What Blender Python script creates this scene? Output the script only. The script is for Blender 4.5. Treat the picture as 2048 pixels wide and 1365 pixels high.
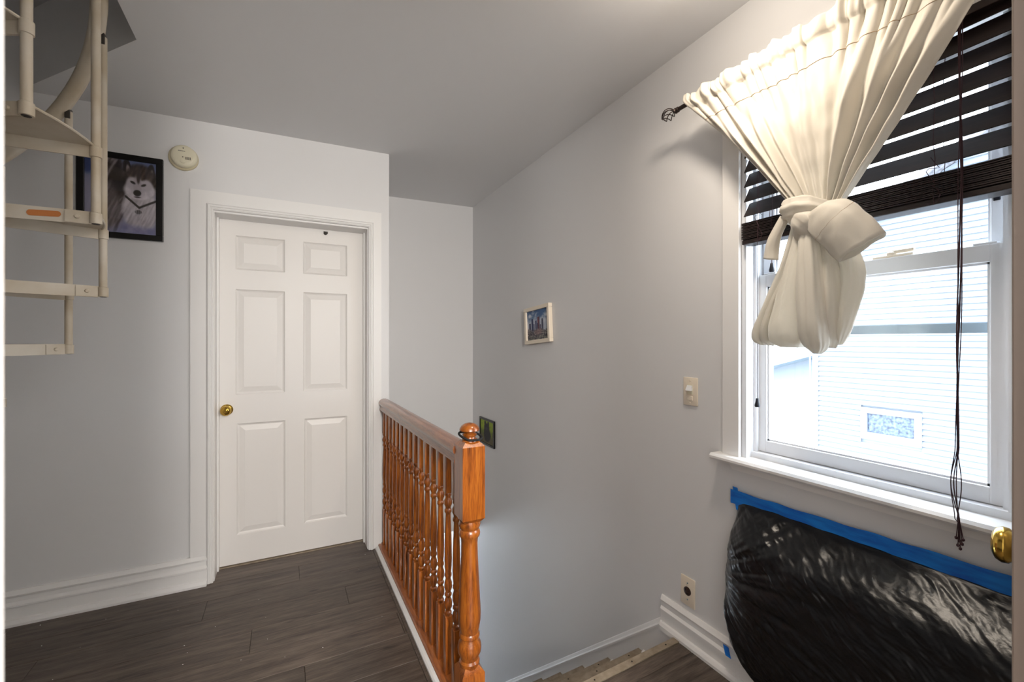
import bpy, bmesh, math, random
from mathutils import Vector, Matrix, noise
for o in list(bpy.data.objects): bpy.data.objects.remove(o)
scn = bpy.context.scene
C = scn.collection
R = math.radians
# ------------------------------------------------------------------ camera
cam_d = bpy.data.cameras.new('camera'); cam = bpy.data.objects.new('camera', cam_d); C.objects.link(cam)
cam.location = (0, 0, 1.35); cam.rotation_euler = (R(90), 0, R(-27.23))
cam_d.sensor_width = 36; cam_d.lens = 879.7 / 2048 * 36; cam_d.clip_start = 0.02
cam_d.dof.use_dof = True; cam_d.dof.focus_distance = 2.2; cam_d.dof.aperture_fstop = 12.0
scn.camera = cam
# ------------------------------------------------------------------ sky, lamps, exposure
W = bpy.data.worlds.new('overcast'); scn.world = W; W.use_nodes = True
bg = W.node_tree.nodes['Background']; bg.inputs[0].default_value = (0.80, 0.90, 1.0, 1); bg.inputs[1].default_value = 6.5
scn.view_settings.view_transform = 'Standard'; scn.view_settings.look = 'None'
scn.view_settings.exposure = 0.97; scn.view_settings.gamma = 1.0; scn.view_settings.use_curve_mapping = False
LAMP_W, FILL_W = 6.8, 136.0
LAMP_POS = (1.08, .88, 2.475)

# ------------------------------------------------------------------ helpers
def lin(c):
    return tuple((x / 255 / 12.92) if x / 255 <= .04045 else ((x / 255 + .055) / 1.055) ** 2.4 for x in c)
def mat(name, rgb, rough=.5, metal=0., **kw):
    m = bpy.data.materials.new(name); m.use_nodes = True
    b = m.node_tree.nodes['Principled BSDF']
    b.inputs['Base Color'].default_value = (*lin(rgb), 1); b.inputs['Roughness'].default_value = rough; b.inputs['Metallic'].default_value = metal
    for k, v in kw.items(): b.inputs[k.replace('_', ' ')].default_value = v
    return m
def N(m, t, **kw):
    n = m.node_tree.nodes.new(t)
    for k, v in kw.items():
        if k in n.inputs: n.inputs[k].default_value = v
        else: setattr(n, k, v)
    return n
def LK(m, a, b): m.node_tree.links.new(a, b)
def add_bump(m, scale=80, strength=.15, dist=.002, detail=3, stretch=(1, 1, 1)):
    b = m.node_tree.nodes['Principled BSDF']
    tc = N(m, 'ShaderNodeTexCoord'); mp = N(m, 'ShaderNodeMapping'); mp.inputs['Scale'].default_value = stretch
    nz = N(m, 'ShaderNodeTexNoise'); nz.inputs['Scale'].default_value = scale; nz.inputs['Detail'].default_value = detail
    bp = N(m, 'ShaderNodeBump'); bp.inputs['Strength'].default_value = strength; bp.inputs['Distance'].default_value = dist
    LK(m, tc.outputs['Object'], mp.inputs[0]); LK(m, mp.outputs[0], nz.inputs[0]); LK(m, nz.outputs[0], bp.inputs['Height']); LK(m, bp.outputs[0], b.inputs['Normal'])
    return m
def add_mottle(m, rgb1, rgb2, scale=3, detail=4, stretch=(1, 1, 1), lo=.35, hi=.65):
    b = m.node_tree.nodes['Principled BSDF']
    tc = N(m, 'ShaderNodeTexCoord'); mp = N(m, 'ShaderNodeMapping'); mp.inputs['Scale'].default_value = stretch
    nz = N(m, 'ShaderNodeTexNoise'); nz.inputs['Scale'].default_value = scale; nz.inputs['Detail'].default_value = detail
    cr = N(m, 'ShaderNodeValToRGB'); e = cr.color_ramp.elements
    e[0].position = lo; e[1].position = hi; e[0].color = (*lin(rgb1), 1); e[1].color = (*lin(rgb2), 1)
    LK(m, tc.outputs['Object'], mp.inputs[0]); LK(m, mp.outputs[0], nz.inputs[0]); LK(m, nz.outputs[0], cr.inputs[0]); LK(m, cr.outputs[0], b.inputs['Base Color'])
    return m
def wood(name, cols, stretch, rough=.3, scale=1., coat=0., bump=.15):
    m = mat(name, cols[1], rough); b = m.node_tree.nodes['Principled BSDF']
    tc = N(m, 'ShaderNodeTexCoord'); oi = N(m, 'ShaderNodeObjectInfo')
    mul = N(m, 'ShaderNodeVectorMath', operation='SCALE'); mul.inputs[0].default_value = (7.3, 3.1, 5.7)
    add = N(m, 'ShaderNodeVectorMath', operation='ADD')
    LK(m, oi.outputs['Random'], mul.inputs['Scale']); LK(m, tc.outputs['Object'], add.inputs[0]); LK(m, mul.outputs[0], add.inputs[1])
    mp = N(m, 'ShaderNodeMapping'); mp.inputs['Scale'].default_value = stretch
    LK(m, add.outputs[0], mp.inputs[0])
    n1 = N(m, 'ShaderNodeTexNoise'); n1.inputs['Scale'].default_value = 6 * scale; n1.inputs['Detail'].default_value = 8; n1.inputs['Distortion'].default_value = .6
    n2 = N(m, 'ShaderNodeTexNoise'); n2.inputs['Scale'].default_value = 40 * scale; n2.inputs['Detail'].default_value = 4
    LK(m, mp.outputs[0], n1.inputs[0]); LK(m, mp.outputs[0], n2.inputs[0])
    mx = N(m, 'ShaderNodeMix'); mx.inputs[0].default_value = .4
    LK(m, n1.outputs[0], mx.inputs[2]); LK(m, n2.outputs[0], mx.inputs[3])
    cr = N(m, 'ShaderNodeValToRGB'); e = cr.color_ramp.elements
    e[0].position = .32; e[0].color = (*lin(cols[0]), 1); e[1].position = .70; e[1].color = (*lin(cols[2]), 1)
    k = e.new(.5); k.color = (*lin(cols[1]), 1)
    LK(m, mx.outputs[0], cr.inputs[0])
    # piece to piece tone
    hs = N(m, 'ShaderNodeHueSaturation'); mr = N(m, 'ShaderNodeMapRange'); mr.inputs['To Min'].default_value = .86; mr.inputs['To Max'].default_value = 1.14
    LK(m, oi.outputs['Random'], mr.inputs[0]); LK(m, mr.outputs[0], hs.inputs['Value']); LK(m, cr.outputs[0], hs.inputs['Color']); LK(m, hs.outputs[0], b.inputs['Base Color'])
    bp = N(m, 'ShaderNodeBump'); bp.inputs['Strength'].default_value = bump; bp.inputs['Distance'].default_value = .001
    LK(m, mx.outputs[0], bp.inputs['Height']); LK(m, bp.outputs[0], b.inputs['Normal'])
    b.inputs['Coat Weight'].default_value = coat; b.inputs['Coat Roughness'].default_value = .12
    return m

class MB:
    def __init__(s): s.v = []; s.f = []
    def add(s, vs, fs):
        o = len(s.v); s.v += [tuple(v) for v in vs]; s.f += [tuple(i + o for i in f) for f in fs]; return s
    def box(s, a, b, bev=0):
        x0, y0, z0 = (min(p, q) for p, q in zip(a, b)); x1, y1, z1 = (max(p, q) for p, q in zip(a, b))
        if not bev:
            return s.add([(x0, y0, z0), (x1, y0, z0), (x1, y1, z0), (x0, y1, z0), (x0, y0, z1), (x1, y0, z1), (x1, y1, z1), (x0, y1, z1)],
                  [(0, 3, 2, 1), (4, 5, 6, 7), (0, 1, 5, 4), (1, 2, 6, 5), (2, 3, 7, 6), (3, 0, 4, 7)])
        bm = bmesh.new(); t = MB().box(a, b); vs = [bm.verts.new(v) for v in t.v]
        for f in t.f: bm.faces.new([vs[i] for i in f])
        bmesh.ops.bevel(bm, geom=bm.edges[:], offset=bev, segments=2, affect='EDGES', profile=.5)
        bm.verts.index_update(); s.add([v.co[:] for v in bm.verts], [[v.index for v in f.verts] for f in bm.faces]); bm.free(); return s
    def prism(s, A, B):                                    # two matching closed loops of points
        n = len(A); return s.add(list(A) + list(B), [tuple(range(n))[::-1], tuple(range(n, 2 * n))] + [(i, (i + 1) % n, n + (i + 1) % n, n + i) for i in range(n)])
    def lathe(s, prof, o=(0, 0, 0), ax=(0, 0, 1), n=20):   # prof: (radius, height along ax)
        ax = Vector(ax).normalized(); u = ax.orthogonal().normalized(); w = ax.cross(u); o = Vector(o); vs = []; fs = []
        for r, h in prof:
            for k in range(n):
                a = 2 * math.pi * k / n; vs.append(o + ax * h + (u * math.cos(a) + w * math.sin(a)) * max(r, 1e-5))
        for i in range(len(prof) - 1):
            for k in range(n): fs.append((i * n + k, i * n + (k + 1) % n, (i + 1) * n + (k + 1) % n, (i + 1) * n + k))
        fs.append(tuple(range(n))[::-1]); fs.append(tuple(range((len(prof) - 1) * n, len(prof) * n))); return s.add(vs, fs)
    def tube(s, pts, r, n=8, closed=False):
        pts = [Vector(p) for p in pts]; m = len(pts); rr = r if isinstance(r, (list, tuple)) else [r] * m; vs = []; fs = []; u = None
        for i, p in enumerate(pts):
            if closed: t = pts[(i + 1) % m] - pts[i - 1]
            else: t = pts[min(i + 1, m - 1)] - pts[max(i - 1, 0)]
            t.normalize(); u = (t.orthogonal() if u is None else u - t * u.dot(t)).normalized(); w = t.cross(u)
            for k in range(n):
                a = 2 * math.pi * k / n; vs.append(p + (u * math.cos(a) + w * math.sin(a)) * rr[i])
        for i in range(m if closed else m - 1):
            j = (i + 1) % m
            for k in range(n): fs.append((i * n + k, i * n + (k + 1) % n, j * n + (k + 1) % n, j * n + k))
        if not closed: fs.append(tuple(range(n))[::-1]); fs.append(tuple(range((m - 1) * n, m * n)))
        return s.add(vs, fs)
    def grid(s, fn, nu, nv):                               # fn(u,v) with u,v in 0..1
        vs = [fn(i / nu, j / nv) for j in range(nv + 1) for i in range(nu + 1)]
        return s.add(vs, [(j * (nu + 1) + i, j * (nu + 1) + i + 1, (j + 1) * (nu + 1) + i + 1, (j + 1) * (nu + 1) + i) for j in range(nv) for i in range(nu)])
    def xf(s, fn): s.v = [tuple(fn(*v)) for v in s.v]; return s
def wloc(o):
    l = Vector((0, 0, 0))
    while o: l += o.location; o = o.parent
    return l
def obj(name, mb, m, parent=None, smooth=False, local=False, solid=0, fixn=True):
    me = bpy.data.meshes.new(name); off = Vector((0, 0, 0)) if (local or not parent) else wloc(parent)
    me.from_pydata([Vector(v) - off for v in mb.v], [], mb.f)
    if fixn:
        bm = bmesh.new(); bm.from_mesh(me); bmesh.ops.recalc_face_normals(bm, faces=bm.faces[:]); bm.to_mesh(me); bm.free()
    me.materials.append(m)
    if smooth:
        for p in me.polygons: p.use_smooth = True
        if smooth != 'all':
            try: me.set_sharp_from_angle(angle=R(40))
            except Exception: pass
    o = bpy.data.objects.new(name, me); C.objects.link(o); o.parent = parent
    if solid: md = o.modifiers.new('thickness', 'SOLIDIFY'); md.thickness = solid; md.offset = 0
    return o
def tag(o, label, cat, group=None):
    o['label'] = label; o['category'] = cat
    if group: o['group'] = group
    return o
def thing(name, label, cat, loc=(0, 0, 0), group=None):
    o = bpy.data.objects.new(name, None); o.empty_display_size = .05; C.objects.link(o); o.location = loc
    return tag(o, label, cat, group)
def struct(name, mb, m, parent=None, smooth=False, label=None):
    o = obj(name, mb, m, parent, smooth); o['kind'] = 'structure'
    if label: o['label'] = label
    return o
def sempty(name, loc=(0, 0, 0), label=None):
    o = bpy.data.objects.new(name, None); o.empty_display_size = .05; C.objects.link(o); o.location = loc; o['kind'] = 'structure'
    if label: o['label'] = label
    return o
def dup(o, loc, parent=None):
    c = o.copy(); C.objects.link(c); c.location = loc; c.parent = parent; return c
rnd = random.Random(7)
def sm(a, b, x):
    t = min(1, max(0, (x - a) / (b - a))); return t * t * (3 - 2 * t)

# ------------------------------------------------------------------ materials
M = {}
M['wall'] = add_bump(mat('wall_paint', (222, 222, 223), .5), 260, .12, .0012)
M['ceil'] = add_bump(mat('ceiling_paint', (226, 226, 227), .6), 200, .08, .001)
M['trim'] = add_bump(mat('trim_paint', (234, 233, 232), .38), 60, .05, .001)
M['door'] = add_bump(mat('door_paint', (232, 229, 226), .42), 30, .12, .0008, 4, (12, 12, 1.2))
M['vinyl'] = mat('white_vinyl', (228, 230, 234), .35)
M['brass'] = mat('polished_brass', (214, 176, 84), .16, 1.)
M['oakZ'] = wood('oak_vertical', ((74, 32, 8), (150, 79, 22), (184, 110, 38)), (14, 14, .9), .28, .8, .6)
M['oakY'] = wood('oak_lengthwise', ((84, 42, 18), (144, 80, 36), (178, 112, 62)), (14, .9, 14), .28, .8, .6)
M['floor'] = wood('vinyl_plank', ((48, 39, 33), (86, 74, 65), (114, 101, 90)), (.5, 6, 6), .42, .9, .0, .2)
fm = M['floor']; fb = fm.node_tree.nodes['Principled BSDF']; src = fb.inputs['Base Color'].links[0].from_socket
tc = N(fm, 'ShaderNodeTexCoord'); mp = N(fm, 'ShaderNodeMapping'); mp.inputs['Scale'].default_value = (1.6, 9, 1)
vz = N(fm, 'ShaderNodeTexVoronoi'); vz.inputs['Scale'].default_value = 1.0; cr0 = N(fm, 'ShaderNodeValToRGB'); cr0.color_ramp.elements[0].position = .04; cr0.color_ramp.elements[1].position = .16
cr0.color_ramp.elements[0].color = (.28, .26, .25, 1); cr0.color_ramp.elements[1].color = (1, 1, 1, 1)
mm = N(fm, 'ShaderNodeMix', data_type='RGBA', blend_type='MULTIPLY'); mm.inputs[0].default_value = 1
nz0 = N(fm, 'ShaderNodeTexNoise'); nz0.inputs['Scale'].default_value = 5; nz0.inputs['Detail'].default_value = 6; ad0 = N(fm, 'ShaderNodeVectorMath', operation='ADD'); sc0 = N(fm, 'ShaderNodeVectorMath', operation='SCALE'); sc0.inputs['Scale'].default_value = .5
LK(fm, tc.outputs['Object'], mp.inputs[0]); LK(fm, mp.outputs[0], nz0.inputs[0]); LK(fm, nz0.outputs['Color'], sc0.inputs[0]); LK(fm, sc0.outputs[0], ad0.inputs[0]); LK(fm, mp.outputs[0], ad0.inputs[1]); LK(fm, ad0.outputs[0], vz.inputs[0])
LK(fm, vz.outputs['Distance'], cr0.inputs[0]); LK(fm, src, mm.inputs[6]); LK(fm, cr0.outputs[0], mm.inputs[7]); LK(fm, mm.outputs[2], fb.inputs['Base Color'])
M['subfloor'] = mat('subfloor', (60, 50, 44), .8)
M['tread'] = wood('tread_plank', ((84, 66, 50), (124, 104, 86), (150, 130, 110)), (.7, 6, 6), .4, 1., .0, .15)
M['nosing'] = add_mottle(mat('tan_nosing', (150, 136, 118), .35), (132, 118, 100), (156, 142, 124), 30)
M['steel'] = add_mottle(add_bump(mat('cream_steel', (206, 196, 178), .42), 40, .1, .001), (190, 176, 152), (214, 206, 192), 5, 6)
M['steel_edge'] = mat('worn_dark_steel', (60, 56, 52), .6)
M['black'] = mat('black_lacquer', (12, 12, 13), .3)
M['blackcord'] = add_bump(mat('black_elastic', (14, 14, 16), .8), 400, .4, .002)
M['glass'] = bpy.data.materials.new('window_glass'); M['glass'].use_nodes = True
nt = M['glass'].node_tree; nt.nodes.remove(nt.nodes['Principled BSDF'])
tr = nt.nodes.new('ShaderNodeBsdfTransparent'); gl = nt.nodes.new('ShaderNodeBsdfGlossy'); gl.inputs['Roughness'].default_value = .02
mx = nt.nodes.new('ShaderNodeMixShader'); mx.inputs[0].default_value = .05
nt.links.new(tr.outputs[0], mx.inputs[1]); nt.links.new(gl.outputs[0], mx.inputs[2]); nt.links.new(mx.outputs[0], nt.nodes['Material Output'].inputs[0])
def picglass():
    return M['glass']
M['blind'] = wood('dark_walnut_slat', ((20, 12, 12), (32, 20, 19), (46, 30, 28)), (14, .9, 14), .5, .8, .0)
M['cordB'] = mat('brown_cord', (58, 34, 40), .8)
M['tassel'] = mat('navy_tassel', (22, 26, 40), .4)
M['bronze'] = mat('dark_bronze', (66, 56, 52), .38, .8)
M['plate'] = mat('ivory_plastic', (232, 220, 202), .35)
M['socket'] = mat('brown_socket', (48, 30, 26), .4)
M['taupe'] = add_bump(mat('taupe_door_paint', (122, 108, 98), .5), 30, .1, .001, 4, (12, 12, 1.2))
M['dark'] = mat('dark_slot', (10, 8, 8), .8)
M['smoke'] = mat('aged_plastic', (226, 220, 196), .45)
M['smoke_base'] = mat('yellowed_plastic', (206, 196, 166), .5)
M['print'] = mat('grey_print', (70, 66, 60), .6)
M['tape'] = add_mottle(add_bump(mat('blue_tape', (0, 110, 205), .55), 300, .3, .001, 2, (1, .3, 1)), (0, 96, 196), (20, 130, 222), 12, 3, (1, 1, 6))
M['plastic'] = mat('black_plastic_film', (7, 10, 16), .30, 0., Specular_IOR_Level=.5)
add_bump(M['plastic'], 110, .3, .002, 7, (1, .7, 1.2))
M['bandage'] = add_bump(mat('tan_bandage', (196, 122, 66), .7), 300, .3, .001)
M['siding'] = mat('white_siding', (122, 130, 140), .6)
M['roof'] = add_mottle(mat('grey_shingle', (120, 120, 124), .9), (100, 100, 106), (140, 140, 146), 20)
M['paving'] = add_mottle(mat('pale_concrete', (190, 188, 184), .9), (170, 168, 164), (204, 202, 198), 3)
M['shade'] = add_mottle(mat('frosted_pane', (60, 74, 96), .4), (34, 44, 62), (96, 112, 136), 22, 5)
M['storm'] = mat('aluminium_grey', (150, 166, 176), .4, .4)
M['bark'] = mat('grey_bark', (120, 112, 108), .9)
# curtain fabric: matte satin, lets some daylight through
def fabric(name, rgb, trans=.3):
    m = mat(name, rgb, .62); b = m.node_tree.nodes['Principled BSDF']; b.inputs['Sheen Weight'].default_value = .25
    add_bump(m, 420, .25, .0008, 2, (1, 1, 3))
    t = N(m, 'ShaderNodeBsdfTranslucent'); t.inputs[0].default_value = (*lin(rgb), 1)
    x = N(m, 'ShaderNodeMixShader'); x.inputs[0].default_value = trans
    LK(m, b.outputs[0], x.inputs[1]); LK(m, t.outputs[0], x.inputs[2]); LK(m, x.outputs[0], m.node_tree.nodes['Material Output'].inputs[0]); return m
M['cloth'] = fabric('ivory_curtain_cloth', (230, 224, 212))
M['thread'] = mat('tan_thread', (176, 150, 118), .8)

# ------------------------------------------------------------------ dimensions from the photograph
XW, YW, YF, XC = 1.546, 2.964, 3.80, .609           # right wall, door wall, far stair wall, wall corner
XL, YB = -1.95, -2.5                                # left wall, rear wall of the camera's room
NY0, NY1 = .06, .178                                 # partition with the doorway the camera stands in
DL, DR = -.0731, .85                                 # that doorway
Y0 = 1.393                                          # top stair nosing
def cz(x, y): return 2.578 + .0161 * x - .0126 * (y - YW)
def fz(x): return .0453 * max(0., x - .5)

# ================================================================== SETTING
# floor: subfloor + planks
fl = struct('floor', MB().box((XL, YB, -.25), (.60, 3.30, -.006)).box((.60, YB, -.25), (XW, Y0 - .03, -.006)), M['subfloor'])
PW = .182; row = 0; y = YW + .15
def plank(xa, xb, ya, yb):
    g = .0006; b = .0012; t = .008
    def loop(i, dz): return [(xa + g + i, ya + g + i, dz), (xb - g - i, ya + g + i, dz), (xb - g - i, yb - g - i, dz), (xa + g + i, yb - g - i, dz)]
    mb = MB(); vs = loop(0, -.006) + loop(0, -b) + loop(b, 0)
    mb.add(vs, [(i, (i + 1) % 4, 4 + (i + 1) % 4, 4 + i) for i in range(4)] + [(4 + i, 4 + (i + 1) % 4, 8 + (i + 1) % 4, 8 + i) for i in range(4)] + [(8, 9, 10, 11)])
    mb.xf(lambda x, y, z: (x, y, z + fz(x))); obj('plank', mb, M['floor'], fl)
while y > -.1:
    ya = y - PW; stag = [0, .42, .85, .2, .63][row % 5]; x = XL - stag
    seg = []
    while x < 1.6:
        seg.append((max(x, XL), x + 1.22)); x += 1.22
    for a, b in seg:
        if ya >= Y0 - .04: b = min(b, .523)
        else: b = min(b, XW - .005)
        if b - a < .03: continue
        if ya < Y0 - .04 < y:
            if b > .523:
                if a < .523: plank(a, .523, ya, y)
                plank(max(a, .523), b, ya, Y0 - .035)
            else: plank(a, b, ya, y)
        elif a < .5 < b: plank(a, .5, ya, y); plank(.5, b, ya, y)
        else: plank(a, b, ya, y)
    y = ya; row += 1
struct('floor_behind', MB().box((XL, YB, -.006), (XW, -.12, 0)), M['floor'])

# walls
def wallprism(name, pts, h0, h1, m=M['wall'], **k):
    return struct(name, MB().prism([(x, y, h0) for x, y in pts], [(x, y, h1) for x, y in pts]), m, **k)
OPL, OPR, OPT = -.36, .475, 2.085                   # door opening
wb = MB().box((XL, YW, 0), (OPL, YW + .16, 4.6)).box((OPR, YW, 0), (XC, YW + .16, 4.6)).box((OPL, YW, OPT), (OPR, YW + .16, 4.6))
struct('wall_back', wb, M['wall'])
struct('wall_back_closet', MB().box((-.6, YW + .30, -.25), (XC - .1, YW + .36, 2.6)), M['wall'])
struct('wall_stair_side', MB().box((XC - .10, YW + .16, -2.4), (XC, YF + .12, 2.7)), M['wall'])
struct('wall_far', MB().box((XC - .1, YF, -.38), (XW, YF + .12, 2.7)), M['wall'])
wy0, wy1, wz0, wz1 = .360, 1.09, .895, 2.19         # window opening
wr = MB().box((XW, YB, -2.4), (XW + .15, wy0, 2.75)).box((XW, wy1, -2.4), (XW + .15, 5.3, 2.75)).box((XW, wy0, -2.4), (XW + .15, wy1, wz0)).box((XW, wy0, wz1), (XW + .15, wy1, 2.75))
struct('wall_right', wr, M['wall'])
struct('wall_left', MB().box((XL - .12, YB, -.25), (XL, YW + .16, 4.6)), M['wall'])
struct('wall_rear', MB().box((XL, YB - .12, -.25), (XW + .15, YB, 2.75)), M['wall'])
struct('wall_near', MB().box((XL, NY0, 0), (DL - .02, NY1, 2.75)).box((DR + .02, NY0, 0), (XW, NY1, 2.75)).box((DL - .02, NY0, 2.32), (DR + .02, NY1, 2.75)), M['wall'])
# doorway lining of the camera's doorway
struct('trim_1', MB().box((DL - .02, NY0 - .01, 0), (DL, NY1 + .004, 2.30)).box((DR, NY0 - .01, 0), (DR + .02, NY1 + .004, 2.30)).box((DL - .02, NY0 - .01, 2.30), (DR + .02, NY1 + .004, 2.32)), M['trim'])
# ceiling with the chamfered stair opening
HX, HC, HD = -.54, (-.54, 2.292), (-1.135, YW)
cl = MB()
def cprism(pts): cl.prism([(x, y, cz(x, y)) for x, y in pts], [(x, y, 2.92) for x, y in pts])
cprism([(HX, YB), (XW, YB), (XW, YF), (XC, YF), (XC, YW), (HX, YW)])
cprism([(XL, YB), (HX, YB), (HX, 1.0), (XL, 1.0)])
cprism([HC, (HX, YW), HD])
struct('ceiling', cl, M['ceil'])
struct('wall_upper', MB().box((HX, .9, 2.92), (HX + .1, YW + .16, 4.6)).box((XL, .9, 2.92), (HX, 1.0, 4.6)), M['wall'])
struct('ceiling_upper', MB().box((XL - .12, .9, 4.6), (HX + .1, YW + .16, 4.7)), M['ceil'])
# downstairs: stair side wall, foyer, glazed entrance
struct('wall_stairwell_left', MB().box((XC - .10, Y0 - .3, -2.4), (XC, YF + .12, -.25)), M['wall'])
struct('floor_foyer', MB().box((-.6, 1.0, -2.5), (XW, 5.3, -2.4)), M['tread'])
struct('wall_foyer', MB().box((-.6, 5.2, -2.4), (.80, 5.3, -.2)).box((1.25, 5.2, -2.4), (XW, 5.3, -.2)).box((.80, 5.2, -2.4), (1.25, 5.3, -1.3)).box((.80, 5.2, -.70), (1.25, 5.3, -.2)).box((-.7, YF, -2.4), (-.6, 5.3, -.2)), M['wall'])
struct('ceiling_foyer', MB().box((-.7, YF + .06, -.372), (XW, 5.3, -.25)), M['ceil'])
w2 = sempty('window_2', (.975, 5.2, -1.6))
obj('frame', MB().box((.80, 5.22, -1.3), (.84, 5.28, -.70)).box((1.21, 5.22, -1.3), (1.25, 5.28, -.70)).box((.84, 5.22, -1.3), (1.21, 5.28, -1.26)).box((.84, 5.22, -.74), (1.21, 5.28, -.70)), M['trim'], w2)
obj('pane', MB().box((.84, 5.245, -1.26), (1.21, 5.25, -.74)), M['glass'], w2)

# stairs: treads, risers, tan nosing strips, skirt board on the wall
st = thing('staircase', 'flight of wood-look steps with tan nosings going down beside the grey wall', 'stairs', (1.08, Y0, 0))
RUN, RISE = .228, .192
for k in range(11):
    zt = -RISE * k; ya = Y0 + RUN * (k - 1); yb = Y0 + RUN * k
    tilt = lambda x, y, z: (x, y, z + fz(x))
    if k: obj('tread', MB().box((XC + .004, ya - .012, zt - .028), (XW - .022, yb - .03, zt)).xf(tilt), M['tread'], st)
    ns = [(yb - .034, zt + .001), (yb - .034, zt + .0045), (yb - .002, zt + .0045), (yb, zt + .001), (yb, zt - .03), (yb - .006, zt - .03), (yb - .007, zt - .004), (yb - .033, zt - .004)]
    nm = MB().prism([(XC + .004, a, b) for a, b in ns], [(XW - .022, a, b) for a, b in ns]).xf(tilt)
    no = obj('nosing', nm, M['nosing'], st)
    for q in range(5 if k < 3 else 0):
        xx = XC + .08 + q * .19; obj('screw', MB().lathe([(.0035, 0), (.003, .001)], (xx, yb - .018, zt + .0045 + fz(xx)), n=8), M['dark'], no)
    obj('riser', MB().box((XC + .004, yb - .018, zt - RISE + .001), (XW - .022, yb - .008, zt - .03)).xf(tilt), M['trim'], st)
    if k: obj('shoe_moulding', MB().prism([(XW - .022, ya, zt), (XW - .040, ya, zt), (XW - .036, ya, zt + .012), (XW - .022, ya, zt + .018)], [(XW - .022, yb - .036, zt), (XW - .040, yb - .036, zt), (XW - .036, yb - .036, zt + .012), (XW - .022, yb - .036, zt + .018)]).xf(tilt), M['trim'], st)
# sloped skirt on right wall
def skirt(y): return .078 - (RISE / RUN) * 1.04 * (y - 1.47)
ys, ye = 1.465, 3.78
sk = MB().prism([(XW - .001, ys, skirt(ys) - .36), (XW - .001, ys, skirt(ys) - .02), (XW - .021, ys, skirt(ys) - .02), (XW - .021, ys, skirt(ys) - .36)],
                [(XW - .001, ye, skirt(ye) - .36), (XW - .001, ye, skirt(ye) - .02), (XW - .021, ye, skirt(ye) - .02), (XW - .021, ye, skirt(ye) - .36)])
pr = [(0, -.022), (.026, -.022), (.026, -.012), (.018, -.004), (.014, .012), (.006, .018), (0, .018)]
sk.prism([(XW - d, ys, skirt(ys) + z) for d, z in pr], [(XW - d, ye, skirt(ye) + z) for d, z in pr])
sk.box((XW - .021, Y0 - .03, -.35), (XW - .001, ys + .001, .052))
struct('baseboard_stairs', sk, M['trim'])

# baseboards with stepped profile
BP = [(0, 0), (.046, 0), (.046, .012), (.036, .026), (.024, .03), (.022, .082), (.030, .086), (.030, .094), (.022, .102), (.018, .106), (.016, .128), (.024, .132), (.026, .140), (.018, .150), (.012, .158), (0, .158)]
struct('baseboard_back', MB().prism([(XL, YW - d, z) for d, z in BP], [(OPL - .028, YW - d, z) for d, z in BP]), M['trim'])
b2 = MB().prism([(XW - d * .75, Y0 + .095 - d * .3, z * .86 + fz(XW) - (.0 if z else .01)) for d, z in BP], [(XW - d * .75, NY1, z * .86 + fz(XW) - (.0 if z else .01)) for d, z in BP])
struct('baseboard_right', b2, M['trim'])
struct('baseboard_left', MB().prism([(XL + d, YW, z) for d, z in BP], [(XL + d, NY1, z) for d, z in BP]), M['trim'])

# door with six raised panels
d1 = sempty('door_1', (.0575, 3.107, 0), 'closed white six-panel door')
DX0, DX1, DZ0, DZ1, DY = OPL + .006, OPR - .006, .010, OPT + .0, 3.107
pans = [(-.268, -.004, 1.780, 1.985), (.095, .363, 1.780, 1.985), (-.266, -.004, 1.028, 1.662), (.097, .363, 1.028, 1.662), (-.252, -.002, .182, .850), (.114, .366, .182, .850)]
pans = [(a, b, c, d) for a, b, c, d in [(-.268, -.004, 1.780, 1.985), (.100, .364, 1.780, 1.985), (-.268, -.004, 1.028, 1.662), (.100, .364, 1.028, 1.662), (-.262, -.002, .182, .852), (.106, .364, .182, .852)]]
xs = sorted({DX0, DX1, *[p[0] for p in pans], *[p[1] for p in pans]}); zs = sorted({DZ0, DZ1, *[p[2] for p in pans], *[p[3] for p in pans]})
sb = MB()
for i in range(len(xs) - 1):
    for j in range(len(zs) - 1):
        cx_, cz_ = (xs[i] + xs[i + 1]) / 2, (zs[j] + zs[j + 1]) / 2
        if any(p[0] < cx_ < p[1] and p[2] < cz_ < p[3] for p in pans): continue
        sb.add([(xs[i], DY, zs[j]), (xs[i + 1], DY, zs[j]), (xs[i + 1], DY, zs[j + 1]), (xs[i], DY, zs[j + 1])], [(0, 1, 2, 3)])
sb.box((DX0, DY + .0121, DZ0), (DX1, DY + .035, DZ1)).box((DX0, DY + .0002, DZ0), (DX0 + .003, DY + .0121, DZ1)).box((DX1 - .003, DY + .0002, DZ0), (DX1, DY + .0121, DZ1)).box((DX0, DY + .0002, DZ0), (DX1, DY + .0121, DZ0 + .003))
obj('slab', sb, M['door'], d1, fixn=False)
for a, b, c, d in pans:
    pm = MB(); rings = [(0, 0), (.006, .007), (.013, .010), (.017, .009), (.044, .0025), (.047, .0025)]
    vs = []
    for i, dp in rings: vs += [(a + i, DY + dp, c + i), (b - i, DY + dp, c + i), (b - i, DY + dp, d - i), (a + i, DY + dp, d - i)]
    fs = [(r * 4 + k, r * 4 + (k + 1) % 4, (r + 1) * 4 + (k + 1) % 4, (r + 1) * 4 + k) for r in range(len(rings) - 1) for k in range(4)]; n = len(rings) - 1
    obj('panel', pm.add(vs, fs + [(n * 4, n * 4 + 1, n * 4 + 2, n * 4 + 3)]), M['door'], d1, fixn=False)
kn = obj('knob', MB().lathe([(.033, 0), (.033, .003), (.028, .008), (.014, .012), (.012, .026), (.018, .032), (.027, .042), (.029, .052), (.026, .061), (.018, .067), (.012, .069), (.011, .066), (.0, .066)], (-.312, DY, .94), (0, -1, 0), 28), M['brass'], d1, True)
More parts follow.
